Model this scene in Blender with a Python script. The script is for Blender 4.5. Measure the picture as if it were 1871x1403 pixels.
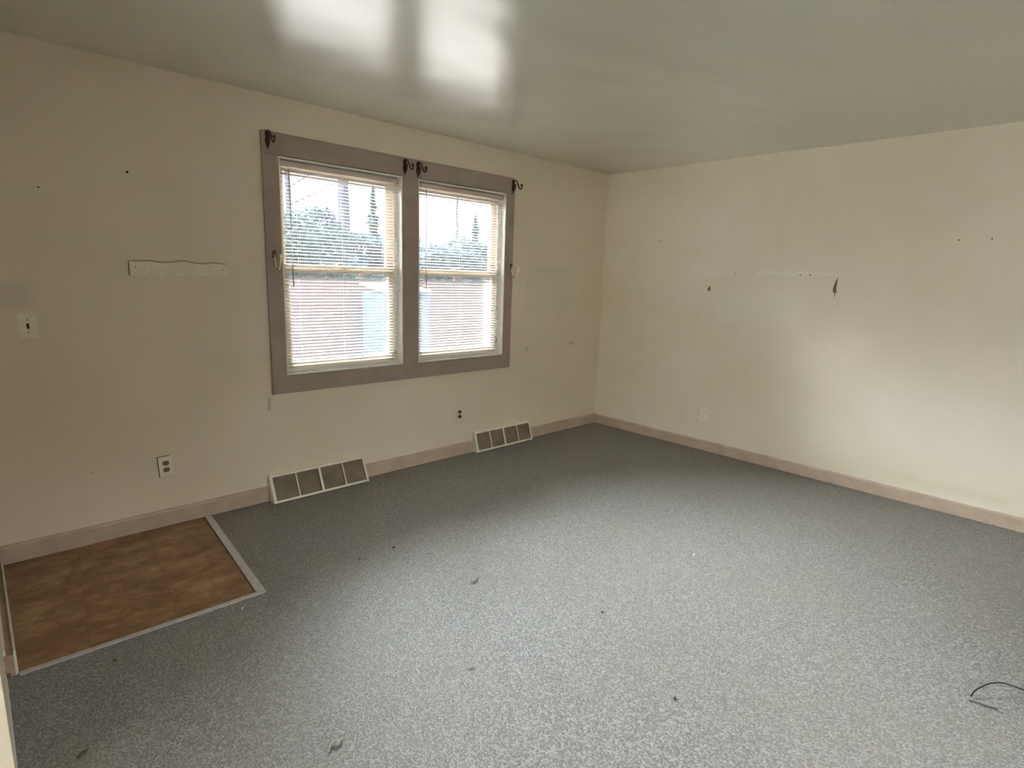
import bpy, bmesh, math, random
from mathutils import Vector, Matrix
random.seed(7)
for o in list(bpy.data.objects): bpy.data.objects.remove(o, do_unlink=True)
S = bpy.context.scene; COL = S.collection

# ------------------------------------------------------------ camera
F_PX, PITCH, ROLL, YAW = 1040.7, 0.1876, 0.0319, 0.7655
CAM = Vector((-4.5998, -3.5392, 1.4596))
cy, sy = math.cos(YAW), math.sin(YAW)
fwd = Vector((sy*math.cos(PITCH), cy*math.cos(PITCH), -math.sin(PITCH)))
rt = Vector((cy, -sy, 0)); up = rt.cross(fwd)
r2 = math.cos(ROLL)*rt + math.sin(ROLL)*up; u2 = -math.sin(ROLL)*rt + math.cos(ROLL)*up
cd = bpy.data.cameras.new('camera'); cam = bpy.data.objects.new('camera', cd); COL.objects.link(cam)
M = Matrix((r2, u2, -fwd)).transposed().to_4x4(); M.translation = CAM
cam.matrix_world = M
cd.sensor_width = 36; cd.lens = F_PX/1871*36; cd.clip_start = 0.01; cd.clip_end = 200
S.camera = cam

# ------------------------------------------------------------ sky and exposure
SKY = 1.0   # ramp colours below are multiplied by this
w = bpy.data.worlds.new('overcast_sky'); S.world = w; w.use_nodes = True
nt = w.node_tree; nt.nodes.clear()
out = nt.nodes.new('ShaderNodeOutputWorld'); bg = nt.nodes.new('ShaderNodeBackground')
tc = nt.nodes.new('ShaderNodeTexCoord'); sp = nt.nodes.new('ShaderNodeSeparateXYZ'); cr = nt.nodes.new('ShaderNodeValToRGB')
nt.links.new(tc.outputs['Generated'], sp.inputs[0]); nt.links.new(sp.outputs['Z'], cr.inputs[0])
e = cr.color_ramp.elements   # overcast: dim at the horizon, bright overhead
while len(e) < 5: e.new(.5)
for k, (p_, v_) in enumerate(((0, 2.6), (.17, 4.0), (.28, 30), (.42, 66), (1, 78))):
    e[k].position = p_; e[k].color = (v_*.96, v_*.975, v_, 1)
# the veiled sun stands on the far side of the yard: that half of the sky is much brighter
fr_ = nt.nodes.new('ShaderNodeValToRGB'); 
dp_ = nt.nodes.new('ShaderNodeVectorMath'); dp_.operation = 'DOT_PRODUCT'; dp_.inputs[1].default_value = (-.66, .75, 0)
nt.links.new(tc.outputs['Generated'], dp_.inputs[0]); nt.links.new(dp_.outputs['Value'], fr_.inputs[0]); fr_.color_ramp.interpolation = 'EASE'
fr_.color_ramp.elements[0].position = 0.12; fr_.color_ramp.elements[0].color = (.27, .27, .27, 1)
fr_.color_ramp.elements[1].position = 0.62; fr_.color_ramp.elements[1].color = (1, 1, 1, 1)
mx_ = nt.nodes.new('ShaderNodeMix'); mx_.data_type = 'RGBA'; mx_.blend_type = 'MULTIPLY'; mx_.inputs[0].default_value = 1
nt.links.new(cr.outputs[0], mx_.inputs[6]); nt.links.new(fr_.outputs[0], mx_.inputs[7])
nt.links.new(mx_.outputs[2], bg.inputs[0]); bg.inputs[1].default_value = SKY
nt.links.new(bg.outputs[0], out.inputs[0])
def portal(name, loc, sx, sy_, rot):
    l = bpy.data.lights.new(name, 'AREA'); l.shape = 'RECTANGLE'; l.size = sx; l.size_y = sy_
    l.cycles.is_portal = True
    o = bpy.data.objects.new(name, l); COL.objects.link(o); o.location = loc; o.rotation_euler = rot
    return o
portal('window_portal', (-2.2615, 0.20, 1.45), 2.2, 1.4, (-math.pi/2, 0, 0))
portal('window_portal', (-6.78, -3.5, 1.25), 2.0, 3.1, (0, -math.pi/2, 0))
portal('window_portal', (-3.0, -5.62, 1.5), 1.6, 1.3, (math.pi/2, 0, 0))
S.view_settings.view_transform = 'Standard'; S.view_settings.look = 'None'
S.view_settings.gamma = 1; S.view_settings.use_curve_mapping = False
S.view_settings.exposure = 1.15
S.cycles.use_denoising = True
S.cycles.max_bounces = 10; S.cycles.diffuse_bounces = 7; S.cycles.transparent_max_bounces = 24
S.cycles.sample_clamp_indirect = 12
S.cycles.caustics_reflective = False; S.cycles.caustics_refractive = False

# ------------------------------------------------------------ node helpers
class N:
    def __init__(s, name):
        s.m = bpy.data.materials.new(name); s.m.use_nodes = True; s.t = s.m.node_tree; s.t.nodes.clear()
        s.out = s.t.nodes.new('ShaderNodeOutputMaterial')
    def n(s, typ, **kw):
        x = s.t.nodes.new(typ)
        for k, v in kw.items(): setattr(x, k, v)
        return x
    def l(s, a, b): s.t.links.new(a, b)
    def put(s, sock, v):
        if v is None: return
        if hasattr(v, 'is_output'): s.l(v, sock)
        elif isinstance(v, tuple) and len(v) == 3 and sock.type == 'RGBA': sock.default_value = (*v, 1)
        else: sock.default_value = v
    def pos(s): return s.n('ShaderNodeNewGeometry').outputs['Position']
    def sep(s, v):
        x = s.n('ShaderNodeSeparateXYZ'); s.l(v, x.inputs[0]); return x.outputs
    def math(s, op, a, b=None, clamp=False):
        x = s.n('ShaderNodeMath', operation=op, use_clamp=clamp); s.put(x.inputs[0], a); s.put(x.inputs[1], b); return x.outputs[0]
    def mapping(s, v, scale=(1,1,1), rot=(0,0,0), loc=(0,0,0)):
        x = s.n('ShaderNodeMapping'); s.l(v, x.inputs['Vector']); x.inputs['Scale'].default_value = scale
        x.inputs['Rotation'].default_value = rot; x.inputs['Location'].default_value = loc; return x.outputs[0]
    def noise(s, v, scale, detail=2, rough=.5, out='Fac', dist=0):
        x = s.n('ShaderNodeTexNoise'); s.l(v, x.inputs['Vector']); x.inputs['Scale'].default_value = scale
        x.inputs['Detail'].default_value = detail; x.inputs['Roughness'].default_value = rough; x.inputs['Distortion'].default_value = dist
        return x.outputs[out]
    def ramp(s, f, stops):
        x = s.n('ShaderNodeValToRGB'); s.put(x.inputs[0], f); e = x.color_ramp.elements
        while len(e) < len(stops): e.new(.5)
        for i, (p, c) in enumerate(stops):
            e[i].position = p; e[i].color = (*c, 1) if isinstance(c, tuple) else (c, c, c, 1)
        return x.outputs[0]
    def mix(s, f, a, b, blend='MIX'):
        x = s.n('ShaderNodeMix', data_type='RGBA', blend_type=blend); s.put(x.inputs[0], f); s.put(x.inputs[6], a); s.put(x.inputs[7], b)
        return x.outputs[2]
    def bump(s, h, strength=.2, dist=.002):
        x = s.n('ShaderNodeBump'); s.l(h, x.inputs['Height']); x.inputs['Strength'].default_value = strength; x.inputs['Distance'].default_value = dist
        return x.outputs[0]
    def bsdf(s, color, rough=.5, normal=None, metallic=0, **kw):
        x = s.n('ShaderNodeBsdfPrincipled'); s.put(x.inputs['Base Color'], color); s.put(x.inputs['Roughness'], rough)
        x.inputs['Metallic'].default_value = metallic
        if normal is not None: s.l(normal, x.inputs['Normal'])
        for k, v in kw.items(): s.put(x.inputs[k], v)
        return x.outputs[0]
    def done(s, sh): s.l(sh, s.out.inputs[0]); return s.m
    def box(s, comps, ranges, soft):   # 1 inside a soft-edged box of the wall plane
        r = None
        for c, (a, b) in zip(comps, ranges):
            u = s.math('DIVIDE', s.math('SUBTRACT', c, a), soft, True); v = s.math('DIVIDE', s.math('SUBTRACT', b, c), soft, True)
            q = s.math('MULTIPLY', u, v); r = q if r is None else s.math('MULTIPLY', r, q)
        return r

def simple(name, c, rough=.5, metallic=0, var=.08, scale=30, bump=0, **kw):
    n = N(name); p = n.pos(); f = n.noise(p, scale, 3)
    d = tuple(x*(1-var) for x in c); l = tuple(min(1, x*(1+var)) for x in c)
    nb = n.bump(n.noise(p, scale*4, 2), bump, .002) if bump else None
    return n.done(n.bsdf(n.ramp(f, [(.3, d), (.7, l)]), rough, nb, metallic, **kw))

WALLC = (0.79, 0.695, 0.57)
def wall_mat(name, base, patches, rough=.42, axis='x'):
    n = N(name); p = n.pos(); s = n.sep(p); a = s['X'] if axis == 'x' else s['Y']; z = s['Z']
    blot = n.noise(p, 1.1, 3, .55); c = n.ramp(blot, [(.3, tuple(base[i]*(.94, .93, .88)[i] for i in range(3))), (.7, tuple(min(1, base[i]*(1.04, 1.04, 1.06)[i]) for i in range(3)))])
    warp = n.math('MULTIPLY', n.math('SUBTRACT', n.noise(p, 9, 3), .5), .05)
    aw = n.math('ADD', a, warp); zw = n.math('ADD', z, warp)
    for rng, soft, col, amt in patches:
        m = n.box((aw, zw), rng, soft); m = n.math('MULTIPLY', m, amt); c = n.mix(m, c, col)
    f = n.noise(p, 260, 2, .6); g = n.noise(p, 40, 2)
    h = n.math('ADD', n.math('MULTIPLY', f, .35), g)
    fine = n.noise(p, 420, 1); c = n.mix(n.math('MULTIPLY', n.math('SUBTRACT', fine, .5), .25), c, (1, 1, 1), 'MIX')
    rr = n.ramp(n.noise(p, 2.3, 3), [(.3, rough-.05), (.7, rough+.12)])
    return n.done(n.bsdf(c, rr, n.bump(h, .25, .0012)))

M_wall_back = wall_mat('painted_wall_back', WALLC, [
    (((-1.08, -0.45), (1.12, 1.56)), .03, (0.66, 0.63, 0.54), .35),
    (((-4.70, -4.35), (1.22, 1.38)), .04, (0.52, 0.47, 0.40), .35),
    (((-4.40, -3.45), (1.55, 1.60)), .03, (0.76, 0.70, 0.60), .3),
    (((-3.31, -3.28), (.58, .67)), .012, (0.40, 0.36, 0.29), .6),
    (((-1.06, -1.0), (.80, .86)), .02, (0.50, 0.44, 0.34), .6),
    (((-.47, -.41), (.81, .87)), .02, (0.50, 0.44, 0.34), .6)])
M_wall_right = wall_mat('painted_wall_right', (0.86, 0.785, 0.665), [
    (((-2.09, -1.52), (1.525, 1.565)), .02, (0.93, 0.90, 0.84), .7),
    (((-1.25, -.92), (1.50, 1.62)), .05, (0.90, 0.85, 0.74), .5),
    (((-1.38, -1.22), (1.47, 1.51)), .03, (0.72, 0.64, 0.48), .5),
    (((-1.95, -1.15), (1.10, 1.45)), .10, (0.90, 0.86, 0.78), .5),
    (((-3.6, -2.30), (.25, .95)), .25, (0.90, 0.87, 0.80), .5),
    (((-3.3, -2.55), (.10, .22)), .06, (0.76, 0.69, 0.50), .45)], .36, 'y')
M_wall_plain = wall_mat('painted_wall_plain', WALLC, [])
n = N('ceiling_paint'); p = n.pos()
c = n.ramp(n.noise(p, .9, 3), [(.3, (0.56, 0.57, 0.49)), (.7, (0.60, 0.61, 0.53))])
st = n.noise(n.mapping(p, (.7, 3.4, 1), (0, 0, .35)), 1.6, 4, .55, dist=.6)
h = n.math('ADD', n.math('MULTIPLY', st, 1.0), n.math('MULTIPLY', n.noise(p, 60, 2), .02))
rr = .26
M_ceil = n.done(n.bsdf(c, rr, None, **{'Specular IOR Level': 1.0, 'Coat Weight': 1.0, 'Coat Roughness': .23}))

# carpet: staggered loop pile
n = N('loop_pile_carpet'); p = n.pos()
wv = n.n('ShaderNodeVectorMath', operation='ADD'); sc = n.n('ShaderNodeVectorMath', operation='SCALE')
cn = n.n('ShaderNodeTexNoise'); n.l(p, cn.inputs['Vector']); cn.inputs['Scale'].default_value = 60
n.l(cn.outputs['Color'], sc.inputs[0]); sc.inputs['Scale'].default_value = .004
n.l(p, wv.inputs[0]); n.l(sc.outputs[0], wv.inputs[1])
mp = n.mapping(wv.outputs[0], (185, 140, 0), (0, 0, math.radians(45)))
vo = n.n('ShaderNodeTexVoronoi', feature='F1', voronoi_dimensions='2D'); n.l(mp, vo.inputs['Vector']); vo.inputs['Scale'].default_value = 1; vo.inputs['Randomness'].default_value = .7
cs = n.sep(vo.outputs['Color'])
loop = n.ramp(vo.outputs['Distance'], [(.10, 1.0), (.80, 0.0)])
tw = n.noise(p, 420, 2, .7)
tone = n.ramp(n.math('ADD', n.math('MULTIPLY', cs['X'], .50), n.math('MULTIPLY', tw, .60)), [(0.08, (0.085, 0.083, 0.080)), (.40, (0.182, 0.179, 0.174)), (.62, (0.25, 0.246, 0.240)), (1.0, (0.50, 0.49, 0.475))])
c = n.mix(n.ramp(loop, [(0, .1), (.5, 1.0)]), (0.05, 0.049, 0.047), tone)
soil = n.noise(p, 1.7, 4, .6); c = n.mix(n.ramp(soil, [(.42, .22), (.62, 0.0)]), c, (0.22, 0.185, 0.145))
c = n.mix(n.ramp(n.noise(p, 30, 4, .65), [(.38, .18), (.58, 0.0)]), c, (0.16, 0.152, 0.14))
M_carpet = n.done(n.bsdf(c, .52, n.bump(n.math('ADD', loop, n.math('MULTIPLY', tw, .8)), .28, .003), **{'Specular IOR Level': .65}))

# entry vinyl: brown slate-look squares
n = N('brown_slate_vinyl'); p = n.pos(); s = n.sep(p)
til = n.n('ShaderNodeVectorMath', operation='FLOOR'); n.l(n.mapping(p, (1/.3048, 1/.3048, 0), (0, 0, .083), (.081, .0, 0)), til.inputs[0])
wn = n.n('ShaderNodeTexWhiteNoise', noise_dimensions='2D'); tx = n.n('ShaderNodeVectorMath', operation='MULTIPLY'); tx.inputs[1].default_value = (1, 0, 0); n.l(til.outputs[0], tx.inputs[0]); n.l(tx.outputs[0], wn.inputs['Vector'])
ofs = n.n('ShaderNodeVectorMath', operation='ADD'); n.l(n.mapping(p, (3.0, 4.4, 1), (0, 0, .2)), ofs.inputs[0]); n.l(wn.outputs['Color'], ofs.inputs[1])
a = n.noise(ofs.outputs[0], 2.0, 9, .68, dist=.35)
b_ = n.noise(ofs.outputs[0], 7, 5, .6)
a = n.math('ADD', n.math('MULTIPLY', a, .75), n.math('MULTIPLY', b_, .25))
c = n.ramp(a, [(.30, (0.140, 0.070, 0.032)), (.45, (0.22, 0.112, 0.048)), (.53, (0.31, 0.17, 0.078)), (.70, (0.50, 0.33, 0.18))])
bk = n.n('ShaderNodeTexBrick', offset=0.0); n.l(n.mapping(p, (1, 1, 1), (0, 0, .083), (.0248, .0, 0)), bk.inputs['Vector'])
for k, v in (('Scale', 1), ('Mortar Size', .0016), ('Brick Width', .3048), ('Row Height', 1.83)): bk.inputs[k].default_value = v
bk.inputs['Color1'].default_value = (0, 0, 0, 1); bk.inputs['Color2'].default_value = (.35, .35, .35, 1); bk.inputs['Mortar'].default_value = (1, 1, 1, 1)
c = n.mix(n.math('MULTIPLY', bk.outputs['Fac'], .4), c, (0.05, 0.03, 0.018))
M_vinyl = n.done(n.bsdf(c, n.ramp(n.noise(p, 8, 3), [(.3, .34), (.7, .5)]), n.bump(a, .12, .003)))

M_casing = simple('mauve_taupe_trim_paint', (0.375, 0.30, 0.26), .42, var=.07, scale=7, bump=.06)
M_base = simple('mauve_beige_baseboard_paint', (0.53, 0.42, 0.33), .45, var=.1, scale=9, bump=.08)
M_base_left = simple('cream_baseboard_paint', (0.74, 0.71, 0.60), .4, var=.1, scale=14, bump=.05)
M_bare = simple('bare_brown_wood_strip', (0.42, 0.30, 0.20), .7, var=.2, scale=20)
M_sash = simple('cream_sash_paint', (0.70, 0.62, 0.46), .4, var=.05)
M_jamb = simple('white_jamb_paint', (0.88, 0.87, 0.82), .4, var=.05)
M_reg = simple('white_register_enamel', (0.80, 0.76, 0.66), .4, var=.08, scale=25)
M_fin = simple('tan_register_fins', (0.24, 0.185, 0.13), .5, var=.2, scale=12)
M_dark = simple('dark_recess', (0.02, 0.017, 0.014), .7)
M_iron = simple('dark_bronze_iron', (0.10, 0.055, 0.035), .4, .75, var=.4, scale=60)
M_brass = simple('champagne_brass', (0.72, 0.62, 0.46), .24, 1, var=.1)
M_plate = simple('ivory_wall_plate', (0.84, 0.77, 0.63), .35, var=.05)
M_plate_p = simple('painted_over_plate', (0.80, 0.70, 0.57), .42, var=.04)
M_plate_r = simple('painted_over_plate_pale', (0.90, 0.84, 0.74), .4, var=.04)
M_sock = simple('aged_brown_receptacle', (0.20, 0.15, 0.07), .4, var=.2, scale=90)
M_sockd = simple('dark_brown_receptacle', (0.07, 0.055, 0.04), .45)
M_torn = simple('torn_brown_paper', (0.20, 0.145, 0.105), .9, var=.25, scale=160)
M_strip = simple('pale_metal_strip', (0.60, 0.60, 0.62), .30, .55, var=.12, scale=40, bump=.05)
M_cable = simple('black_cable', (0.012, 0.011, 0.014), .4)
M_rack = simple('cream_painted_wood', (0.83, 0.75, 0.61), .42, var=.05, scale=20, bump=.1)
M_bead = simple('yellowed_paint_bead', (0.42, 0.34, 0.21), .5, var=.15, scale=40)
M_wand = simple('clear_grey_wand', (0.70, 0.64, 0.64), .25, **{'Transmission Weight': .3})
M_head = simple('cream_headrail', (0.62, 0.52, 0.46), .4)
M_cord = simple('white_cord', (0.75, 0.72, 0.68), .8)
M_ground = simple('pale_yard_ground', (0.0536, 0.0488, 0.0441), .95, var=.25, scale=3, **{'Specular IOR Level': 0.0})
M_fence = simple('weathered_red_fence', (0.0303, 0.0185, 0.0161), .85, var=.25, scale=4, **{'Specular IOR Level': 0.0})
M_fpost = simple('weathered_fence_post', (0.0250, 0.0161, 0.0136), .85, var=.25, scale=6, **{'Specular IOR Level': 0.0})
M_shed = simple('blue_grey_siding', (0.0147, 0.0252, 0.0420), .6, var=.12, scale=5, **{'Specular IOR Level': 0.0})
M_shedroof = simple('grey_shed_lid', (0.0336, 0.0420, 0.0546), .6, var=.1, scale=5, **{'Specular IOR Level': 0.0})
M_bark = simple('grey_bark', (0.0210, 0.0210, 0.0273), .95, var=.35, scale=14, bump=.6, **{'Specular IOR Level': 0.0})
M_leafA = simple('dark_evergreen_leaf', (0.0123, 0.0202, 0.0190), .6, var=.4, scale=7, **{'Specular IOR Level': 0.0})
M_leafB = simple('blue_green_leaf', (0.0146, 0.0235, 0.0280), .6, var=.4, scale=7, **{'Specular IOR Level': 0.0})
M_siding = simple('outer_siding', (0.6, 0.58, 0.54), .7)
M_lint = simple('grey_lint', (0.30, 0.28, 0.25), .95, var=.3, scale=200)
M_cable_shadow = simple('dark_grey_thread', (0.10, 0.098, 0.09), .9, var=.3, scale=200)
M_lintd = simple('dark_crumb', (0.05, 0.038, 0.028), .9, var=.3, scale=200)
M_lintw = simple('white_crumb', (0.80, 0.80, 0.78), .8)
M_lintb = simple('brown_leaf_bit', (0.10, 0.065, 0.04), .9, var=.3, scale=200)
# slats and valance let some daylight through
n = N('white_vinyl_slat'); d = n.n('ShaderNodeBsdfDiffuse'); d.inputs[0].default_value = (0.84, 0.80, 0.77, 1)
t = n.n('ShaderNodeBsdfTranslucent'); t.inputs[0].default_value = (0.85, 0.74, 0.70, 1)
g = n.n('ShaderNodeBsdfGlossy'); g.inputs['Roughness'].default_value = .35
m1 = n.n('ShaderNodeMixShader'); m1.inputs[0].default_value = .16; n.l(d.outputs[0], m1.inputs[1]); n.l(t.outputs[0], m1.inputs[2])
m2 = n.n('ShaderNodeMixShader'); m2.inputs[0].default_value = .05; n.l(m1.outputs[0], m2.inputs[1]); n.l(g.outputs[0], m2.inputs[2])
M_slat = n.done(m2.outputs[0])
n = N('sheer_shade_fabric'); d = n.n('ShaderNodeBsdfDiffuse'); d.inputs[0].default_value = (0.8, 0.79, 0.76, 1)
t = n.n('ShaderNodeBsdfTranslucent'); t.inputs[0].default_value = (0.92, 0.90, 0.86, 1)
m1 = n.n('ShaderNodeMixShader'); m1.inputs[0].default_value = .65; n.l(d.outputs[0], m1.inputs[1]); n.l(t.outputs[0], m1.inputs[2])
M_diffuser_shade = n.done(m1.outputs[0])
# glass with a veil mixed in as the glare haze over the yard
def glass(name, veil):
    n = N(name); tr = n.n('ShaderNodeBsdfTransparent'); tr.inputs[0].default_value = (.96, .98, .98, 1)
    gl = n.n('ShaderNodeBsdfGlossy'); gl.inputs['Roughness'].default_value = .02
    fr = n.n('ShaderNodeFresnel'); fr.inputs[0].default_value = 1.45
    a = n.n('ShaderNodeMixShader'); n.l(fr.outputs[0], a.inputs[0]); n.l(tr.outputs[0], a.inputs[1]); n.l(gl.outputs[0], a.inputs[2])
    tl = n.n('ShaderNodeBsdfTranslucent'); tl.inputs[0].default_value = (.90, .92, 1, 1)
    b = n.n('ShaderNodeMixShader'); n.l(n.ramp(n.noise(n.pos(), 5, 4), [(.3, veil*.8), (.7, veil*1.2)]), b.inputs[0])
    n.l(a.outputs[0], b.inputs[1]); n.l(tl.outputs[0], b.inputs[2])
    return n.done(b.outputs[0])
M_glass = glass('dusty_window_glass', .0035)
M_screen = glass('insect_screen', .004)

# ------------------------------------------------------------ mesh helpers
def boxm(bm, x0, x1, y0, y1, z0, z1, mi=0, bev=0):
    vs = [bm.verts.new((x, y, z)) for x in (x0, x1) for y in (y0, y1) for z in (z0, z1)]
    fs = []
    for q in ((0,1,3,2), (4,6,7,5), (0,4,5,1), (2,3,7,6), (0,2,6,4), (1,5,7,3)):
        f = bm.faces.new([vs[i] for i in q]); f.material_index = mi; fs.append(f)
    if bev:
        es = list({e for f in fs for e in f.edges})
        bmesh.ops.bevel(bm, geom=es, offset=bev, segments=2, affect='EDGES', profile=.6)
    return vs
def prism(bm, prof, a0, a1, put, mi=0):  # profile points extruded from a0 to a1; put(a,u,v)->xyz
    A = [bm.verts.new(put(a0, u, v)) for u, v in prof]; B = [bm.verts.new(put(a1, u, v)) for u, v in prof]
    k = len(prof)
    for i in range(k):
        f = bm.faces.new((A[i], A[(i+1) % k], B[(i+1) % k], B[i])); f.material_index = mi
    bm.faces.new(A[::-1]).material_index = mi; bm.faces.new(B).material_index = mi
def tube(bm, pts, r, seg=8, caps=True, mi=0):
    pts = [Vector(p) for p in pts]; rs = r if isinstance(r, (list, tuple)) else [r]*len(pts); rings = []
    prev = None
    for i, p in enumerate(pts):
        t = (pts[min(i+1, len(pts)-1)] - pts[max(i-1, 0)]).normalized()
        if prev is None:
            a = Vector((0, 0, 1)) if abs(t.z) < .9 else Vector((1, 0, 0)); nrm = t.cross(a).normalized()
        else:
            nrm = (prev - t*prev.dot(t)).normalized()
        prev = nrm; b = t.cross(nrm)
        rings.append([bm.verts.new(p + (nrm*math.cos(k*2*math.pi/seg) + b*math.sin(k*2*math.pi/seg))*rs[i]) for k in range(seg)])
    for A, B in zip(rings, rings[1:]):
        for k in range(seg):
            f = bm.faces.new((A[k], A[(k+1) % seg], B[(k+1) % seg], B[k])); f.smooth = True; f.material_index = mi
    if caps:
        bm.faces.new(rings[0][::-1]); bm.faces.new(rings[-1])
def smooth_path(pts, n=6):   # Catmull-Rom
    P = [Vector(p) for p in pts]; P = [P[0]*2-P[1]] + P + [P[-1]*2-P[-2]]; o = []
    for i in range(1, len(P)-2):
        for k in range(n):
            t = k/n; a, b, c, d = P[i-1:i+3]
            o.append(.5*((2*b)+(c-a)*t+(2*a-5*b+4*c-d)*t*t+(3*b-a-3*c+d)*t**3))
    return o + [P[-2]]
def ball(bm, c, r, sx=1, sy=1, sz=1, sub=2):
    g = bmesh.ops.create_icosphere(bm, subdivisions=sub, radius=r, matrix=Matrix.Translation(c) @ Matrix.Diagonal((sx, sy, sz, 1)))
    for v in g['verts']:
        for f in v.link_faces: f.smooth = True
def disc(bm, c, r, h, axis='y', seg=20, mi=0):
    R = {'y': Matrix.Rotation(math.pi/2, 4, 'X'), 'x': Matrix.Rotation(math.pi/2, 4, 'Y'), 'z': Matrix.Identity(4)}[axis]
    g = bmesh.ops.create_cone(bm, cap_ends=True, segments=seg, radius1=r, radius2=r, depth=h, matrix=Matrix.Translation(c) @ R)
    for v in g['verts']:
        for f in v.link_faces: f.material_index = mi
def obj(name, bm, mats, parent=None, **props):
    bmesh.ops.recalc_face_normals(bm, faces=bm.faces)
    me = bpy.data.meshes.new(name); bm.to_mesh(me); bm.free()
    for m in (mats if isinstance(mats, (list, tuple)) else [mats]): me.materials.append(m)
    o = bpy.data.objects.new(name, me); COL.objects.link(o)
    if parent is not None:
        o.parent = parent
        bpy_off = parent.get('_off')
    for k, v in props.items(): o[k] = v
    return o
def struct(name, bm, mats, parent=None):
    o = obj(name, bm, mats, parent)
    if parent is None: o['kind'] = 'structure'
    return o
def thing(name, loc, label, cat, group=None, rot=(0, 0, 0)):
    o = bpy.data.objects.new(name, None); COL.objects.link(o); o.location = loc; o.rotation_euler = rot
    o.empty_display_size = .05; o['label'] = label; o['category'] = cat
    if group: o['group'] = group
    return o
def tag(o, label, cat, group=None):
    o['label'] = label; o['category'] = cat
    if group: o['group'] = group
    return o
BM = bmesh.new

# ------------------------------------------------------------ room shell
H = 2.44; XL = -4.635; YB = -5.4; XH = -6.6; YO = -1.75
WIN = [(-3.178, -2.325), (-2.193, -1.343)]; WZ0, WZ1 = 0.800, 2.108; TH = 0.125
def blob(bm, put, c, r, n=11, rag=.35, ar=1, mi=1, off=.0006):   # irregular flake lying on a wall
    pts = []
    for k in range(n):
        a = k*2*math.pi/n; q = r*(1-rag*random.random()); pts.append(bm.verts.new(put(c[0]+q*math.cos(a), c[1]+q*math.sin(a)*ar, off)))
    bm.faces.new(pts).material_index = mi
bm = BM()
boxm(bm, XH, WIN[0][0], 0, TH, -.1, H+.05); boxm(bm, WIN[0][1], WIN[1][0], 0, TH, WZ0, WZ1)
boxm(bm, WIN[1][1], .15, 0, TH, -.1, H+.05)
boxm(bm, WIN[0][0], WIN[1][1], 0, TH, WZ1, H+.05); boxm(bm, WIN[0][0], WIN[1][1], 0, TH, -.1, WZ0)
pw = lambda u, v, o: (u, -o, v)
for c, r in (((-3.938, 1.913), .007), ((-4.296, 1.795), .005), ((-.979, .84), .006), ((-.393, .835), .006), ((-4.214, .384), .0035)):
    blob(bm, pw, c, r, mi=1)
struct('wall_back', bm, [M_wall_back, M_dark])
bm = BM(); boxm(bm, 0, .15, YB-.15, 0, -.1, H+.05)
pr = lambda u, v, o: (-o, u, v)
def flake(bm, pts):
    bm.faces.new([bm.verts.new(pr(u, v, .0008)) for u, v in pts]).material_index = 1
flake(bm, [(-1.125, 1.388), (-1.146, 1.384), (-1.148, 1.402), (-1.139, 1.428), (-1.131, 1.420), (-1.122, 1.402)])
flake(bm, [(-2.098, 1.418), (-2.111, 1.412), (-2.116, 1.368), (-2.119, 1.408), (-2.126, 1.415), (-2.121, 1.445), (-2.123, 1.528), (-2.108, 1.490), (-2.099, 1.450)])
for c in ((-2.953, 1.775), (-2.79, 1.77), (-.624, 1.81), (-1.86, 1.535), (-1.93, 1.535), (-1.35, 1.535)):
    blob(bm, pr, c, .0055, mi=2)
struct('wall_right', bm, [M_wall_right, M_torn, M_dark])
bm = BM(); boxm(bm, XL-.12, XL, YO, 0, -.1, H); struct('wall_left', bm, M_wall_plain)
W4 = (-5.0, -2.0); z4 = (.28, 2.18)
bm = BM(); boxm(bm, XH-.15, XH, YB, W4[0], -.1, H); boxm(bm, XH-.15, XH, W4[1], 0, -.1, H)
boxm(bm, XH-.15, XH, W4[0], W4[1], -.1, z4[0]); boxm(bm, XH-.15, XH, W4[0], W4[1], z4[1], H); struct('wall_hall', bm, M_wall_plain)
bm = BM(); W3 = (-3.7, -2.3); z3 = (.95, 2.05)
boxm(bm, XH, W3[0], YB-.15, YB, -.1, H+.05); boxm(bm, W3[1], 0, YB-.15, YB, -.1, H+.05)
boxm(bm, W3[0], W3[1], YB-.15, YB, -.1, z3[0]); boxm(bm, W3[0], W3[1], YB-.15, YB, z3[1], H+.05)
struct('wall_front', bm, M_wall_plain)
from mathutils import noise as mn
bm = BM(); gx, gy = 120, 92; G = []
for i in range(gx+1):
    row = []
    for j in range(gy+1):
        x = XH-.15+(-XH+.30)*i/gx; y = YB-.15+(-YB+.15+TH)*j/gy
        edge = max(0, min(1, (-y)/.25, (-x)/.25))*(.25+.75*math.exp(-((x+2.6)/1.3)**2-((y+1.6)/1.2)**2))
        hh = .0035*mn.noise(Vector((x*.9, y*2.2, 0)))+.0040*mn.noise(Vector((x*2.2+5, y*5.5+x*1.5, 3)))
        row.append(bm.verts.new((x, y, H+hh*edge)))
    G.append(row)
for i in range(gx):
    for j in range(gy): bm.faces.new((G[i][j], G[i][j+1], G[i+1][j+1], G[i+1][j])).smooth = True
rim = [G[i][0] for i in range(gx+1)]+[G[gx][j] for j in range(1, gy+1)]+[G[i][gy] for i in range(gx-1, -1, -1)]+[G[0][j] for j in range(gy-1, 0, -1)]
tops = [bm.verts.new((v.co.x, v.co.y, H+.12)) for v in rim]
for k in range(len(rim)): bm.faces.new((rim[k], rim[(k+1) % len(rim)], tops[(k+1) % len(rim)], tops[k]))
bm.faces.new(tops)
struct('ceiling', bm, M_ceil)
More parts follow.
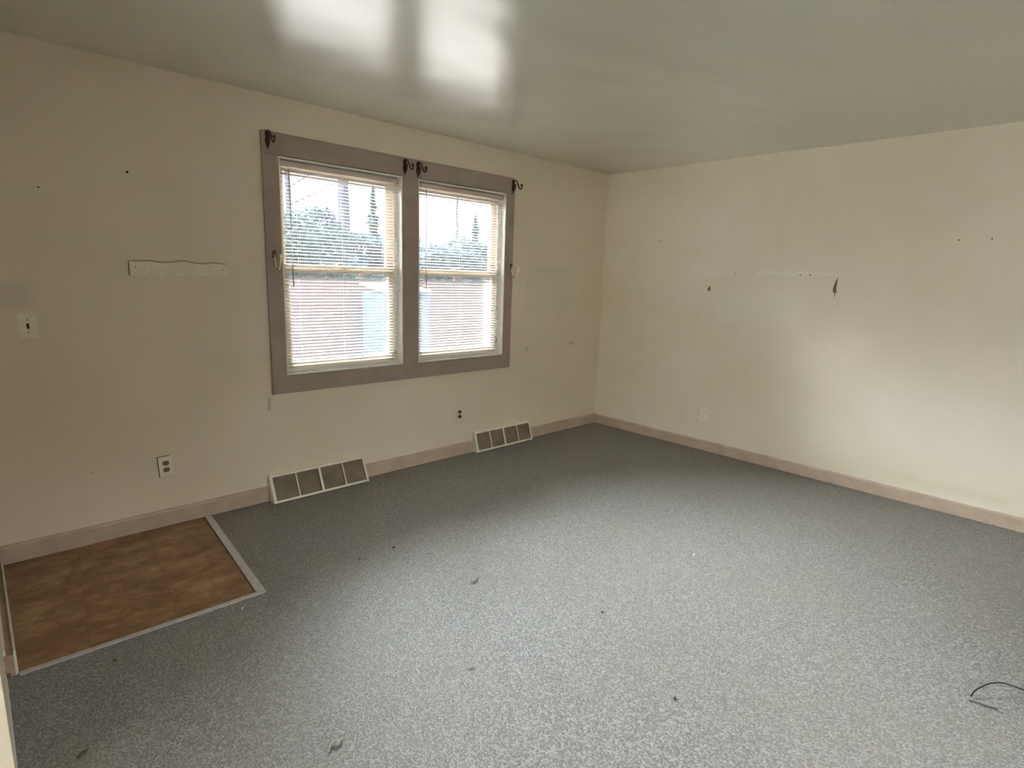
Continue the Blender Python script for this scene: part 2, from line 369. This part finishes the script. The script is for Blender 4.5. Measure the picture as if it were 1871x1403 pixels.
# floor: carpet around the entry pad
PAD = [(XL, 0), (-3.690, 0), (-3.762, -1.050), (XL, -1.030)]
bm = BM(); z = 0
V = lambda x, y, z=0: bm.verts.new((x, y, z))
a, b, c_, d = V(-3.690, 0), V(0, 0), V(0, -1.05), V(-3.762, -1.05)
bm.faces.new((a, b, c_, d)); e, f = V(0, YB-.15), V(XL, YB-.15); g = V(XL, -1.030)
bm.faces.new((d, c_, e, f, g)); h1, h2, h3 = V(XH, YB-.15), V(XH, 0), V(XL, 0)
bm.faces.new((g, f, h1, h2, h3))
gext = bmesh.ops.extrude_face_region(bm, geom=list(bm.faces))
for v in [x for x in gext['geom'] if isinstance(x, bmesh.types.BMVert)]: v.co.z -= .1
struct('floor', bm, M_carpet)
bm = BM(); prism(bm, PAD, -.1, -.001, lambda a, u, v: (u, v, a)); struct('floor_entry', bm, M_vinyl)

# baseboards
def bb_prof(h, t): return [(0, 0), (t, 0), (t, h-.012), (t*.75, h-.003), (t*.35, h), (0, h)]
REG = [(-3.326, -2.662), (-1.640, -0.985)]
bm = BM()
for x0, x1 in ((XL+.035, REG[0][0]), (REG[0][1], REG[1][0]), (REG[1][1], -.0001)):
    prism(bm, bb_prof(.095, .016), x0, x1, lambda a, u, v: (a, -u, v))
struct('baseboard_back', bm, M_base)
bm = BM(); prism(bm, bb_prof(.088, .016), YB, -.016, lambda a, u, v: (-u, a, v)); struct('baseboard_right', bm, M_base)
bm = BM()
prism(bm, [(.026, 0), (.034, 0), (.034, .088), (.032, .095), (.028, .095), (.026, .090)], -1.030, 0, lambda a, u, v: (XL+u, a, v))
prism(bm, [(0, 0), (.0255, 0), (.0255, .080), (0, .085)], -1.034, 0, lambda a, u, v: (XL+u, a, v), 1)
prism(bm, [(0, .0855), (.007, .0855), (.005, .11), (0, .112)], -1.034, 0, lambda a, u, v: (XL+u, a, v))
struct('baseboard_left', bm, [M_base_left, M_bare])
bm = BM()
prism(bm, [(-.03, 0), (-.003, 0), (.0, .02), (-.004, .075), (-.012, .088), (-.03, .09)], YO, -1.085, lambda a, u, v: (XL+u+.003, a, v))
boxm(bm, XL-.001, XL+.012, -1.083, -1.05, .0, .025, 1)
struct('trim_1', bm, [M_jamb, M_torn])
# metal strips that end the carpet
bm = BM()
P = lambda x, y, z: bm.verts.new((x, y, z))
def strip(q, z=.006):
    prism(bm, q, 0.0003, z, lambda a, u, v: (u, v, a))
strip([(-3.707, -.017), (-3.672, -.017), (-3.740, -1.062), (-3.776, -1.040)])
struct('trim_2', bm, M_strip)
bm = BM(); strip([(-3.777, -1.041), (-3.7405, -1.0635), (XL+.036, -1.050), (XL+.036, -1.028)], .0055)
struct('trim_3', bm, M_strip)

# ------------------------------------------------------------ window casing (flat boards around both windows)
bm = BM(); ct = .021; X0, X1, Z0, Z1 = -3.272, -1.255, .686, 2.236
boxm(bm, X0, X1, -ct, 0, WZ1+.004, Z1, 0, .0025)
boxm(bm, X0, WIN[0][0]-.001, -ct, 0, WZ0-.003, WZ1+.004, 0, .0025)
boxm(bm, WIN[0][1]+.001, WIN[1][0]-.001, -ct, 0, WZ0-.003, WZ1+.004, 0, .0025)
boxm(bm, WIN[1][1]+.001, X1, -ct, 0, WZ0-.003, WZ1+.004, 0, .0025)
boxm(bm, X0, X1, -ct, 0, Z0, WZ0-.003, 0, .0025)
struct('trim_4', bm, M_casing)

def rect_frame(bm, x0, x1, z0, z1, w, y0, y1, wt=None, wb=None):
    wt = wt or w; wb = wb or w
    boxm(bm, x0, x0+w, y0, y1, z0, z1, 0, .0015); boxm(bm, x1-w, x1, y0, y1, z0, z1, 0, .0015)
    boxm(bm, x0+w, x1-w, y0, y1, z1-wt, z1, 0, .0015); boxm(bm, x0+w, x1-w, y0, y1, z0, z0+wb, 0, .0015)
for i, (a, b) in enumerate(WIN):
    root = bpy.data.objects.new(f'window_{i+1}', None); COL.objects.link(root); root['kind'] = 'structure'
    root.empty_display_size = .05
    bm = BM(); t = .008
    boxm(bm, a, a+t, -.018, TH, WZ0, WZ1); boxm(bm, b-t, b, -.018, TH, WZ0, WZ1)
    boxm(bm, a+t, b-t, -.018, TH, WZ1-t, WZ1); boxm(bm, a+t, b-t, -.018, TH+.03, WZ0, WZ0+t)
    boxm(bm, a+t, a+t+.022, .048, .060, WZ0+t, WZ1-t); boxm(bm, b-t-.022, b-t, .048, .060, WZ0+t, WZ1-t)
    boxm(bm, a+t, b-t, .048, .060, WZ1-t-.02, WZ1-t)
    obj('jamb', bm, M_jamb, root)
    ai, bi = a+t, b-t; zm = 1.463
    bm = BM(); rect_frame(bm, ai, bi, WZ0+t, zm+.028, .060, .062, .090, .052, .060); lo = obj('lower_sash', bm, M_sash, root)
    bm = BM(); boxm(bm, ai+.058, bi-.058, .074, .078, WZ0+t+.058, zm-.022); obj('pane', bm, M_glass, lo)
    bm = BM(); boxm(bm, (a+b)/2-.03, (a+b)/2+.03, .064, .084, zm+.028, zm+.040, 0, .003); disc(bm, ((a+b)/2, .074, zm+.045), .012, .01, 'z'); obj('sash_lock', bm, M_brass, lo)
    bm = BM(); rect_frame(bm, ai, bi, zm-.022, WZ1-t, .060, .093, .121, .055, .050); hi = obj('upper_sash', bm, M_sash, root)
    bm = BM(); boxm(bm, ai+.058, bi-.058, .105, .109, zm+.026, WZ1-t-.053); obj('pane', bm, M_glass, hi)
    bm = BM(); boxm(bm, ai+.002, bi-.002, .123, .1245, WZ0+t+.005, zm); obj('screen', bm, M_screen, root)

# ------------------------------------------------------------ mini blinds
def blind(x0, x1, label, wand_x, plug_z):
    t = thing('mini_blind', (x0, .030, WZ1-.02), label, 'blind', 'mini blinds in the window')
    L = x1-x0; oz = WZ1-.02
    q = lambda z: z-oz
    bm = BM(); prof = [(-.019, q(2.062)), (.019, q(2.062)), (.019, q(2.088)), (.016, q(2.088)), (.016, q(2.066)), (-.016, q(2.066)), (-.016, q(2.088)), (-.019, q(2.088))]
    prism(bm, prof, .006, L-.006, lambda a, u, v: (a, u, v)); obj('headrail', bm, M_head, t)
    for xx in (0, L-.008):
        bm = BM(); boxm(bm, xx, xx+.008, -.022, .022, q(2.060), q(2.0905), 0, .001); obj('bracket', bm, M_head, t)
    bm = BM(); zs = []; z = 2.040; zb = .834; pitch = .0205
    random.seed(int(-x0*100))
    while z > zb+.012:
        zs.append(z); z -= pitch
    W = .0125; tilt = math.radians(14)
    for k, z in enumerate(zs):
        ro = []
        sag = random.uniform(-.0006, .0006); tl = tilt + random.uniform(-.03, .03)
        if k < 3: tl = math.radians((60, 45, 22)[k])
        for s_ in (-1, -.5, 0, .5, 1):
            cr_ = .0016*(1-s_*s_); yy = s_*W*math.cos(tl)-cr_*math.sin(tl); zz = s_*W*math.sin(tl)+cr_*math.cos(tl)
            ro.append([bm.verts.new((L*u/4+(.003 if u == 0 else -.003 if u == 4 else 0), yy, q(z)+zz+sag*(u-2))) for u in range(5)])
        for A, B in zip(ro, ro[1:]):
            for u in range(4): bm.faces.new((A[u], A[u+1], B[u+1], B[u])).smooth = True
    obj('slats', bm, M_slat, t)
    bm = BM(); boxm(bm, .003, L-.003, -.012, .012, q(WZ0+.009), q(WZ0+.033), 0, .003); obj('bottom_rail', bm, M_slat, t)
    for xx in (.115, L*.5, L-.115):
        bm = BM()
        for yy in (-.0135, .0135): tube(bm, [(xx, yy, q(2.062)), (xx, yy, q(WZ0+.02))], .0006, 5)
        for z in zs[1:]:
            tube(bm, [(xx, -.0135, q(z)-.002), (xx, .0135, q(z)-.001)], .0004, 4)
        obj('ladder_cord', bm, M_cord, t)
    for k, xx in enumerate((L-.052, L-.034)):
        zl = plug_z+.01*k
        bm = BM(); tube(bm, smooth_path([(xx, -.0205, q(2.062)), (xx+.001, -.022, q(1.6)), (xx-.001, -.0215, q(1.2)), (xx, -.021, q(zl))]), .0009, 5)
        co = obj('lift_cord', bm, M_cord, t)
        bm = BM(); tube(bm, [(xx, -.021, q(zl)), (xx, -.021, q(zl-.012)), (xx, -.021, q(zl-.030))], [.002, .0045, .006], 8); obj('tassel', bm, M_wand, co)
    xx = wand_x-x0
    bm = BM(); tube(bm, [(xx, -.021, q(2.070)), (xx, -.030, q(2.058)), (xx+.001, -.031, q(2.04))], .0018, 6)
    tube(bm, [(xx+.001, -.031, q(2.045)), (xx+.004, -.031, q(1.36))], .0032, 6); tube(bm, [(xx+.004, -.031, q(1.375)), (xx+.004, -.031, q(1.35))], .0045, 6)
    obj('tilt_wand', bm, M_wand, t)
    return t
blind(-3.167, -2.337, 'white mini blind in the left, nearer window with slats open', -3.112, .90)
blind(-2.182, -1.355, 'white mini blind in the right window nearer the room corner', -2.115, .93)

# ------------------------------------------------------------ curtain rod brackets
def rod_bracket(x, z, label, dz=0):
    t = thing('curtain_rod_bracket', (x, -ct, z), label, 'bracket', 'dark scroll brackets along the top of the window trim')
    bm = BM()
    # leaf shaped back plate, wide in the middle and pointed at the foot
    prof = [(-.009, .050), (0, .056), (.009, .050), (.014, .035), (.010, .015), (.014, -.003), (.013, -.020), (.006, -.034), (.004, -.046), (0, -.052), (-.004, -.046), (-.006, -.034), (-.013, -.020), (-.014, -.003), (-.010, .015), (-.014, .035)]
    prism(bm, prof, -.0035, 0, lambda a, u, v: (u, a, v))
    for zz in (.040, -.028): ball(bm, (0, -.0045, zz), .003, sub=1)
    obj('back_plate', bm, M_iron, t)
    bm = BM()
    tube(bm, smooth_path([(0, -.003, .045), (0, -.020, .046), (0, -.040, .036), (0, -.056, .012), (0, -.070, -.014), (0, -.086, -.024), (0, -.101, -.016), (0, -.106, 0), (0, -.099, .010), (0, -.090, .006), (0, -.089, -.003)]), .0052, 8)
    obj('arm', bm, M_iron, t)
    bm = BM()
    tube(bm, smooth_path([(0, -.003, -.036), (0, -.014, -.030), (0, -.026, -.012), (0, -.030, .010), (0, -.022, .022), (0, -.012, .016), (0, -.012, .004), (0, -.018, .003)]), .0046, 8)
    obj('scroll', bm, M_iron, t)
    return t
rod_bracket(-3.236, 2.186, 'dark scroll curtain rod bracket at the left end of the trim')
rod_bracket(-2.308, 2.170, 'dark scroll bracket above the mullion, left one of the pair')
rod_bracket(-2.200, 2.168, 'dark scroll bracket above the mullion, right one of the pair')
rod_bracket(-1.276, 2.168, 'dark scroll curtain rod bracket at the right end of the trim')

def tieback(x, z, label):
    t = thing('curtain_tieback_hook', (x, -ct, z), label, 'hook', 'brass tieback hooks on the window trim')
    bm = BM(); prof = [(-.011, .020), (0, .024), (.011, .020), (.012, -.020), (0, -.026), (-.012, -.020)]
    prism(bm, prof, -.003, 0, lambda a, u, v: (u, a, v)); ball(bm, (0, -.004, .013), .003, sub=1)
    obj('back_plate', bm, M_iron, t)
    bm = BM(); tube(bm, smooth_path([(0, -.003, .002), (0, -.008, -.012), (0, -.010, -.040), (0, -.020, -.072), (0, -.042, -.088), (0, -.066, -.080), (0, -.084, -.055), (0, -.092, -.030), (0, -.095, -.018)]), .0055, 10)
    obj('hook', bm, M_brass, t)
    bm = BM(); ball(bm, (0, -.097, -.010), .0105); obj('ball_end', bm, M_brass, t)
    return t
tieback(-3.228, 1.542, 'brass tieback hook on the left side board of the window trim')
tieback(-1.272, 1.535, 'brass tieback hook on the right side board of the window trim')

# ------------------------------------------------------------ floor registers
def register(x0, x1, depth, label, damper=False):
    t = thing('floor_register', (x0, 0, 0), label, 'vent', 'white baseboard registers on the window wall')
    L = x1-x0; top = .166; ty = .018; B = (depth, .004); T = (ty, top)
    ax = Vector((0, -(T[0]-B[0]), T[1]-B[1])); LEN = ax.length; ax.normalize(); nr = Vector((0, -ax.z, ax.y))   # outward to the room
    if nr.y > 0: nr = -nr
    org = Vector((0, -B[0], B[1]))
    def put(a, u, v): # a along x, u along slope, v outward
        p = org + ax*u + nr*v; return (a, p.y, p.z)
    def sb(bm, a0, a1, u0, u1, v0, v1, bev=.0008):
        prism(bm, [(u0, v0), (u1, v0), (u1, v1), (u0, v1)], a0, a1, put)
    bm = BM()
    for a0, a1 in ((0, .003), (L-.003, L)):
        prism(bm, [(0, 0), (B[0]-.002, 0), (B[0], B[1]), (T[0], T[1]), (0, top)], a0, a1, lambda a, u, v: (a, -u, v))
    boxm(bm, .003, L-.003, -ty, 0, top-.003, top)
    obj('housing', bm, M_reg, t)
    bm = BM(); e = .024; r = .015
    sb(bm, 0, L, 0, .014, -.002, .003); sb(bm, 0, L, LEN-r, LEN, -.002, .003)
    sb(bm, 0, e*.8, .014, LEN-r, -.002, .003); sb(bm, L-e*.6, L, .014, LEN-r, -.002, .003)
    ws = [(L*k/4 + (0.004 if k < 2 else -.002)) for k in (1, 2, 3)]; wd = (.004, .008, .004)
    for xx, d_ in zip(ws, wd): sb(bm, xx-d_, xx+d_, .014, LEN-r, -.002, .003)
    obj('face_frame', bm, M_reg, t)
    xs = [e*.8] + [v for xx, d_ in zip(ws, wd) for v in (xx-d_, xx+d_)] + [L-e*.6]
    for k in range(4):
        a, b = xs[2*k]+.0005, xs[2*k+1]-.0005
        bm = BM(); nf = int((b-a)/.0065)
        for j in range(1, nf):
            xx = a+(b-a)*j/nf; sb(bm, xx-.0027, xx+.0027, .0145, LEN-r-.0005, -.010, -.0035)
        if not (damper and k == 3): sb(bm, a, b, LEN*.52, LEN*.56, -.013, -.0105)
        else: sb(bm, a, b, LEN*.60, LEN*.66, -.0105, -.0025)
        obj('fin_panel', bm, M_fin, t)
    bm = BM(); sb(bm, .004, L-.004, .004, LEN-.004, -.018, -.015); obj('damper_plate', bm, M_fin, t)
    return t
register(REG[0][0]+.001, REG[0][1]-.001, .097, 'larger-looking white floor register below the left window, next to the brown entry vinyl')
register(REG[1][0]+.001, REG[1][1]-.001, .070, 'white floor register between the left register and the room corner', True)

# ------------------------------------------------------------ electrical plates
def plate_mesh(bm, w=.070, h=.115, t=.006):
    prism(bm, [(-w/2, -h/2), (w/2, -h/2), (w/2, h/2), (-w/2, h/2)], -.0035, 0, lambda a, u, v: (u, a, v))
    prism(bm, [(-w/2+.003, -h/2+.003), (w/2-.003, -h/2+.003), (w/2-.003, h/2-.003), (-w/2+.003, h/2-.003)], -t, -.0035, lambda a, u, v: (u, a, v))
def outlet(loc, rotz, label, mp, ms, standoff=0, tilt=0):
    t = thing('electrical_outlet', loc, label, 'outlet', rot=(0, tilt, rotz))
    bm = BM(); plate_mesh(bm); obj('cover_plate', bm, mp, t)
    if standoff:
        bm = BM(); prism(bm, [(-.037, -.0595), (.026, -.0595), (.026, .058), (-.037, .058)], 0, standoff, lambda a, u, v: (u, a, v)); obj('wall_box', bm, M_dark, t)  # dark slab filling the gap behind the tilted plate
    for s_ in (1, -1):
        bm = BM()
        pr_ = [(.017*math.cos(k*math.pi/12), s_*.0195+.0145*max(-.85, min(.85, math.sin(k*math.pi/12)))) for k in range(24)]
        prism(bm, pr_, -.0085, -.0058, lambda a, u, v: (u, a, v)); so = obj('receptacle', bm, ms, t)
        bm = BM()
        for dx in (-.006, .006): boxm(bm, dx-.0012, dx+.0012, -.0088, -.0084, s_*.0195+.000, s_*.0195+.008)
        disc(bm, (0, -.0086, s_*.0195-.006), .0024, .0004); obj('slots', bm, M_dark, so)
    bm = BM(); disc(bm, (0, -.0066, 0), .003, .0014); obj('screw', bm, ms, t)
    return t
outlet((-3.880, -.007, .349), 0, 'ivory outlet with brown sockets standing crooked off the wall above the entry vinyl', M_plate, M_sock, .007, math.radians(-2))
outlet((-1.782, 0, .342), 0, 'wall-coloured outlet with two dark sockets left of the farther floor register', M_plate_p, M_sockd)
outlet((0, -1.200, .317), -math.pi/2, 'outlet painted over in wall colour on the right wall', M_plate_r, M_plate_r)
t = thing('light_switch', (-4.396, 0, 1.154), 'ivory light switch plate with dark toggle at far left of the window wall', 'light switch')
bm = BM(); plate_mesh(bm); obj('cover_plate', bm, M_plate, t)
bm = BM(); boxm(bm, -.0052, .0052, -.0068, -.006, -.012, .012); obj('toggle_slot', bm, M_dark, t)
bm = BM(); prism(bm, [(-.006, -.008), (-.014, -.013), (-.015, -.008), (-.006, .003)], -.0035, .0035, lambda a, u, v: (a, u, v)); obj('toggle', bm, M_sockd, t)
for s_ in (1, -1):
    bm = BM(); disc(bm, (0, -.0066, s_*.030), .003, .0014); obj('screw', bm, M_sock, t)

# ------------------------------------------------------------ painted-over hook board
t = thing('coat_rack_board', (-3.733, 0, 1.437), 'cream scalloped coat rack board painted over, hooks gone, left of the windows', 'coat rack')
bm = BM(); n_ = 60; Lb = .466
pts = []
for k in range(n_+1):
    u = -Lb/2+Lb*k/n_; s_ = k/n_
    zt = .035+.013*math.exp(-((s_-.53)/.10)**2)+.006*math.exp(-((s_-.20)/.06)**2)+.006*math.exp(-((s_-.86)/.06)**2)-.004*math.sin(s_*math.pi)
    pts.append((u, zt))
prof = pts + [(Lb/2, -.033), (-Lb/2, -.036)]
prism(bm, prof, -.010, 0, lambda a, u, v: (u, a, v)); obj('board', bm, M_rack, t)
bm = BM(); tube(bm, [(u, -.008, z+.002) for u, z in pts[::2]], .0034, 6); tube(bm, [(-Lb/2-.001, -.006, .034), (-Lb/2-.001, -.006, -.036)], .0034, 6)  # thin darker bead along the top and left edge of the board
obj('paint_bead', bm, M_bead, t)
for u, w_ in ((-.098, .050), (.008, .054), (.110, .050)):
    bm = BM(); boxm(bm, u-w_*.85, u+w_*.85, -.0125, -.010, -.028, .030 if abs(u) > .05 else .036, 0, .0012)
    for q in (-1, 1): ball(bm, (u+q*w_*.8, -.0125, .018), .006, 1, .4, 1, 1); ball(bm, (u+q*w_*.8, -.0125, -.022), .006, 1, .4, 1, 1)
    obj('hook_pad', bm, M_rack, t)
for u, z in ((-.208, .005), (.214, .003)):
    bm = BM(); disc(bm, (u, -.0105, z), .0032, .0012, 'y', 12); obj('screw', bm, M_sockd, t)

# ------------------------------------------------------------ cable and bits on the carpet
bm = BM(); tube(bm, smooth_path([(-2.093, -3.398, .006), (-2.060, -3.402, .012), (-2.028, -3.415, .018), (-1.985, -3.437, .026), (-1.945, -3.470, .026), (-1.920, -3.510, .018), (-1.905, -3.56, .010), (-1.90, -3.62, .006)]), .0024, 8)
tag(obj('cable', bm, M_cable), 'thin black cable curling up off the carpet at the right edge', 'cable')
bm = BM(); tube(bm, smooth_path([(-2.124, -3.394, .004), (-2.113, -3.42, .005), (-2.107, -3.445, .004), (-2.095, -3.475, .003)]), [.001]+[.0024]*17+[.001], 6)  # dark line modelled on the carpet as the cable's shadow
tag(obj('carpet_thread', bm, M_cable_shadow), 'dark grey snagged thread lying beside the black cable', 'thread')
def bit(name, loc, size, mat, label, cat, group='bits of debris on the carpet', seed=0, el=(1, 1), ang=0):
    random.seed(seed); bm = BM(); bmesh.ops.create_icosphere(bm, subdivisions=2, radius=1)
    for v in bm.verts:
        k = 1+random.uniform(-.3, .3); v.co = Vector((v.co.x*size*el[0]*k, v.co.y*size*el[1]*k, v.co.z*size*.45*k+size*.42))
    o = obj(name, bm, mat); o.location = loc; o.rotation_euler = (0, 0, ang); return tag(o, label, cat, group)
def curl(name, pts, r, mat, label, cat='thread'):
    bm = BM(); tube(bm, smooth_path(pts, 5), r, 6); return tag(obj(name, bm, mat), label, cat, 'bits of debris on the carpet')
bit('crumb', (-3.067, -1.064, .0), .008, M_lintd, 'dark crumb on the carpet in front of the left register', 'crumb', seed=1)
bit('crumb', (-3.267, -1.061, .0), .006, M_lintd, 'tiny dark crumb left of the other crumb, nearer the entry vinyl', 'crumb', seed=2)
bit('crumb', (-2.689, -2.179, .0), .0055, M_lintd, 'small dark crumb in the middle of the carpet', 'crumb', seed=3)
bit('crumb', (-2.920, -2.678, .0), .0065, M_lintd, 'black crumb on the carpet, nearest one to the cable', 'crumb', seed=4, el=(1.3, .8), ang=.5)
bit('crumb', (-2.628, -.19, .0), .006, M_lintd, 'dark crumb against the baseboard at the right end of the left register', 'crumb', seed=14)
bit('paint_chip', (-1.874, -2.172, .0), .005, M_lintw, 'white speck on the carpet toward the right wall', 'chip', seed=5)
bit('paint_chip', (-3.866, -1.128, .0), .0055, M_lintw, 'white sliver on the carpet beside the corner of the metal strip', 'chip', seed=6, el=(1.8, .5), ang=.9)
bit('leaf_fragment', (-4.489, -1.607, .0), .011, M_lintb, 'brown leaf fragment on the carpet at the lower left', 'leaf', seed=7, el=(1.7, .7), ang=.6)
bit('leaf_fragment', (-4.336, -1.170, .0), .006, M_lintb, 'brown speck just in front of the metal strip', 'leaf', seed=8)
curl('thread', [(-3.935, -2.085, .004), (-3.922, -2.067, .008), (-3.905, -2.062, .010), (-3.895, -2.072, .010), (-3.878, -2.066, .004)], [.003]+[.0045]*19+[.002], M_lint, 'thick grey twist of lint at the bottom of the carpet')
curl('thread', [(-2.978, -1.605, .003), (-2.955, -1.612, .005), (-2.925, -1.600, .006), (-2.950, -1.618, .005), (-2.975, -1.622, .003)], .0014, M_lintb, 'thin dark looped thread in the centre of the carpet')
curl('thread', [(-3.375, -2.07, .003), (-3.361, -2.075, .006), (-3.350, -2.085, .003)], .0025, M_lint, 'short pale thread between the lint twist and the centre')

# ------------------------------------------------------------ outdoors
GZ = -.55
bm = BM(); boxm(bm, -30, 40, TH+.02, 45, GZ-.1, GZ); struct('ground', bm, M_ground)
t = thing('board_fence', (-6, 7, GZ), 'weathered reddish board fence across the yard behind the windows', 'fence')
bm = BM(); x = 0
while x < 17:
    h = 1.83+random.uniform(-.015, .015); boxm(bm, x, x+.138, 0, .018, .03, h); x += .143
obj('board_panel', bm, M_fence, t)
for z in (.35, 1.0, 1.6):
    bm = BM(); boxm(bm, 0, 17, .019, .055, z, z+.085); obj('rail', bm, M_fpost, t)
for k in range(8):
    bm = BM(); boxm(bm, .05+k*2.4, .14+k*2.4, .056, .146, 0, 1.95, 0, .006); obj('post', bm, M_fpost, t)
t = thing('storage_shed', (.98, 5.75, GZ), 'low blue grey garden shed in front of the fence', 'shed')
bm = BM(); boxm(bm, 0, 1.05, 0, .75, 0, 1.62)
for k in range(11): boxm(bm, -.008, 1.058, -.008, .758, .05+k*.145, .165+k*.145)
obj('body', bm, M_shed, t)
bm = BM(); prism(bm, [(-.06, 1.63), (.81, 1.76), (.81, 1.79), (-.06, 1.66)], -.05, 1.10, lambda a, u, v: (a, u, v)); obj('roof', bm, M_shedroof, t)
for k in range(2):
    bm = BM(); boxm(bm, .08+k*.45, .52+k*.45, -.022, -.009, .08, 1.5, 0, .004); dr = obj('door', bm, M_shedroof, t)
    bm = BM(); boxm(bm, .47+k*.08, .485+k*.08, -.04, -.0225, .75, .9, 0, .003); obj('handle', bm, M_dark, dr)
def branchy(bm, p, d, r, n, depth, rs):
    pts = [p.copy()]; rr = [r]; q = p.copy()
    for k in range(n):
        d = (d + Vector((rs.uniform(-.18, .18), rs.uniform(-.18, .18), rs.uniform(-.04, .10)))).normalized()
        q = q + d*(.28+.1*rs.random()); pts.append(q.copy()); rr.append(max(.004, r*(1-.75*(k+1)/n)))
        if depth > 0 and rs.random() < .75:
            side = Vector((rs.uniform(-1, 1), rs.uniform(-.6, .6), rs.uniform(.1, .8))).normalized()
            branchy(bm, q, side, rr[-1]*.5, max(3, n-2), depth-1, rs)
    tube(bm, pts, rr, 7)
def bare_tree(name, x, y, r, hgt, lean, label, seed, brz):
    t = thing(name, (x, y, GZ), label, 'tree'); rs = random.Random(seed)
    bm = BM(); pts = [(lean*z_/hgt + rs.uniform(-.04, .04), 0, z_) for z_ in [hgt*k/10 for k in range(11)]]
    tube(bm, pts, [r*(1.25 if k == 0 else 1-.05*k) for k in range(11)], 14); obj('trunk', bm, M_bark, t)
    bm = BM()
    for z_ in brz:
        s_ = rs.choice((-1, 1)); branchy(bm, Vector((lean*z_/hgt, 0, z_)), Vector((s_*.9, rs.uniform(-.3, .3), .5)), r*.22, 6, 2, rs)
    obj('branches', bm, M_bark, t); return t
bare_tree('bare_tree', 5.25, 15.6, .26, 9, .25, 'thick straight tree trunk behind the left window blind', 3, (6.0, 6.6, 7.4))
bare_tree('bare_tree', 2.55, 13.4, .105, 9, -.2, 'slim bare tree with twigs, leftmost beyond the fence', 5, (3.4, 3.8, 4.3, 4.8, 5.3, 6, 7))
bare_tree('bare_tree', 8.2, 13, .05, 6, .2, 'thin bare sapling beyond the fence in the right window', 8, (3.4, 3.9, 4.4, 5, 5.4))
def shrub(name, x, y, rx, ry, h, label, seed, mat, cone=False, leaves=7500):
    t = thing(name, (x, y, GZ), label, 'tree' if cone else 'shrub', 'evergreens beyond the fence'); rs = random.Random(seed)
    bm = BM(); tube(bm, [(0, 0, 0), (0, 0, h*.8)], [.08, .02], 8); obj('stem', bm, M_bark, t)
    bm = BM(); lumps = [(rs.uniform(-.7, .7), rs.uniform(-.7, .7), rs.uniform(.35, .95)) for _ in range(16)]
    for _ in range(leaves):
        if cone:
            u = rs.random()**.6; hh = h*(1-u*.95); rad = rx*u*(.8+.3*math.sin(hh*9)); a = rs.uniform(0, 2*math.pi); q = rad*math.sqrt(rs.random())
            c = Vector((q*math.cos(a), q*math.sin(a), hh))
        else:
            l = rs.choice(lumps); v = Vector((rs.gauss(0, 1), rs.gauss(0, 1), rs.gauss(0, 1))).normalized()*rs.uniform(.6, 1)
            c = Vector((l[0]*rx+v.x*rx*.42, l[1]*ry+v.y*ry*.42, max(.1, l[2]*h*.86+v.z*h*.15)))
        s_ = rs.uniform(.035, .075); n1 = Vector((rs.gauss(0, 1), rs.gauss(0, 1), rs.gauss(0, 1))).normalized(); n2 = n1.orthogonal().normalized()
        bm.faces.new([bm.verts.new(c+n1*s_*1.6), bm.verts.new(c+n2*s_*.7), bm.verts.new(c-n1*s_*1.6), bm.verts.new(c-n2*s_*.7)])
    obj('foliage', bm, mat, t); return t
shrub('evergreen_shrub', .9, 9.2, 1.6, .9, 3.60, 'dense evergreen shrub behind the fence, left of the thick trunk', 11, M_leafA)
shrub('evergreen_shrub', 3.7, 11.4, 1.7, .9, 3.95, 'dense evergreen shrub behind the fence, under the thick trunk', 12, M_leafB)
shrub('evergreen_shrub', 5.0, 9.1, 1.4, .8, 3.20, 'lower evergreen shrub behind the fence in the right window', 13, M_leafB)
shrub('evergreen_shrub', 7.9, 10.9, 1.7, .9, 3.35, 'evergreen shrub behind the fence at the right edge of the right window', 14, M_leafA)
shrub('small_conifer', 9.35, 13.2, .8, .6, 4.2, 'pointed conifer top rising in the right window', 15, M_leafB, True, 3000)
shrub('small_conifer', 5.35, 13.6, .75, .6, 4.75, 'pointed conifer right of the thick trunk', 16, M_leafA, True, 3200)

# unseen fill window added behind the photographer, its panes and frame
root = bpy.data.objects.new('window_3', None); COL.objects.link(root); root['kind'] = 'structure'  # window_3 is the added, unseen rear fill window
bm = BM(); rect_frame(bm, W3[0], W3[1], z3[0], z3[1], .05, YB-.12, YB-.05); boxm(bm, -3.02, -2.98, YB-.12, YB-.05, z3[0]+.05, z3[1]-.05); obj('window_frame', bm, M_jamb, root)
bm = BM(); boxm(bm, W3[0]+.05, W3[1]-.05, YB-.09, YB-.086, z3[0]+.05, z3[1]-.05); obj('pane', bm, M_glass, root)
# unseen left window and diffusing shade, both added to light the right wall
root = bpy.data.objects.new('window_4', None); COL.objects.link(root); root['kind'] = 'structure'  # window_4 is the added, unseen left fill window
bm = BM(); f_ = .06
for y0, y1, a, b in ((W4[0], W4[0]+f_, *z4), (W4[1]-f_, W4[1], *z4), (-3.53, -3.47, *z4), (W4[0]+f_, W4[1]-f_, z4[0], z4[0]+f_), (W4[0]+f_, W4[1]-f_, z4[1]-f_, z4[1])):
    boxm(bm, XH-.11, XH-.05, y0, y1, a, b)
obj('window_frame', bm, M_jamb, root)
bm = BM(); boxm(bm, XH-.09, XH-.086, W4[0]+f_, W4[1]-f_, z4[0]+f_, z4[1]-f_); obj('pane', bm, M_glass, root)
t = thing('roller_shade', (XH+.03, W4[0], z4[1]), 'sheer white shade drawn over the big window of the adjoining room', 'window shade')
bm = BM(); boxm(bm, -.002, 0, 0, W4[1]-W4[0], -(z4[1]-z4[0]), 0); obj('fabric', bm, M_diffuser_shade, t)
bm = BM(); tube(bm, [(0, 0, .02), (0, W4[1]-W4[0], .02)], .018, 12); obj('roller', bm, M_jamb, t)
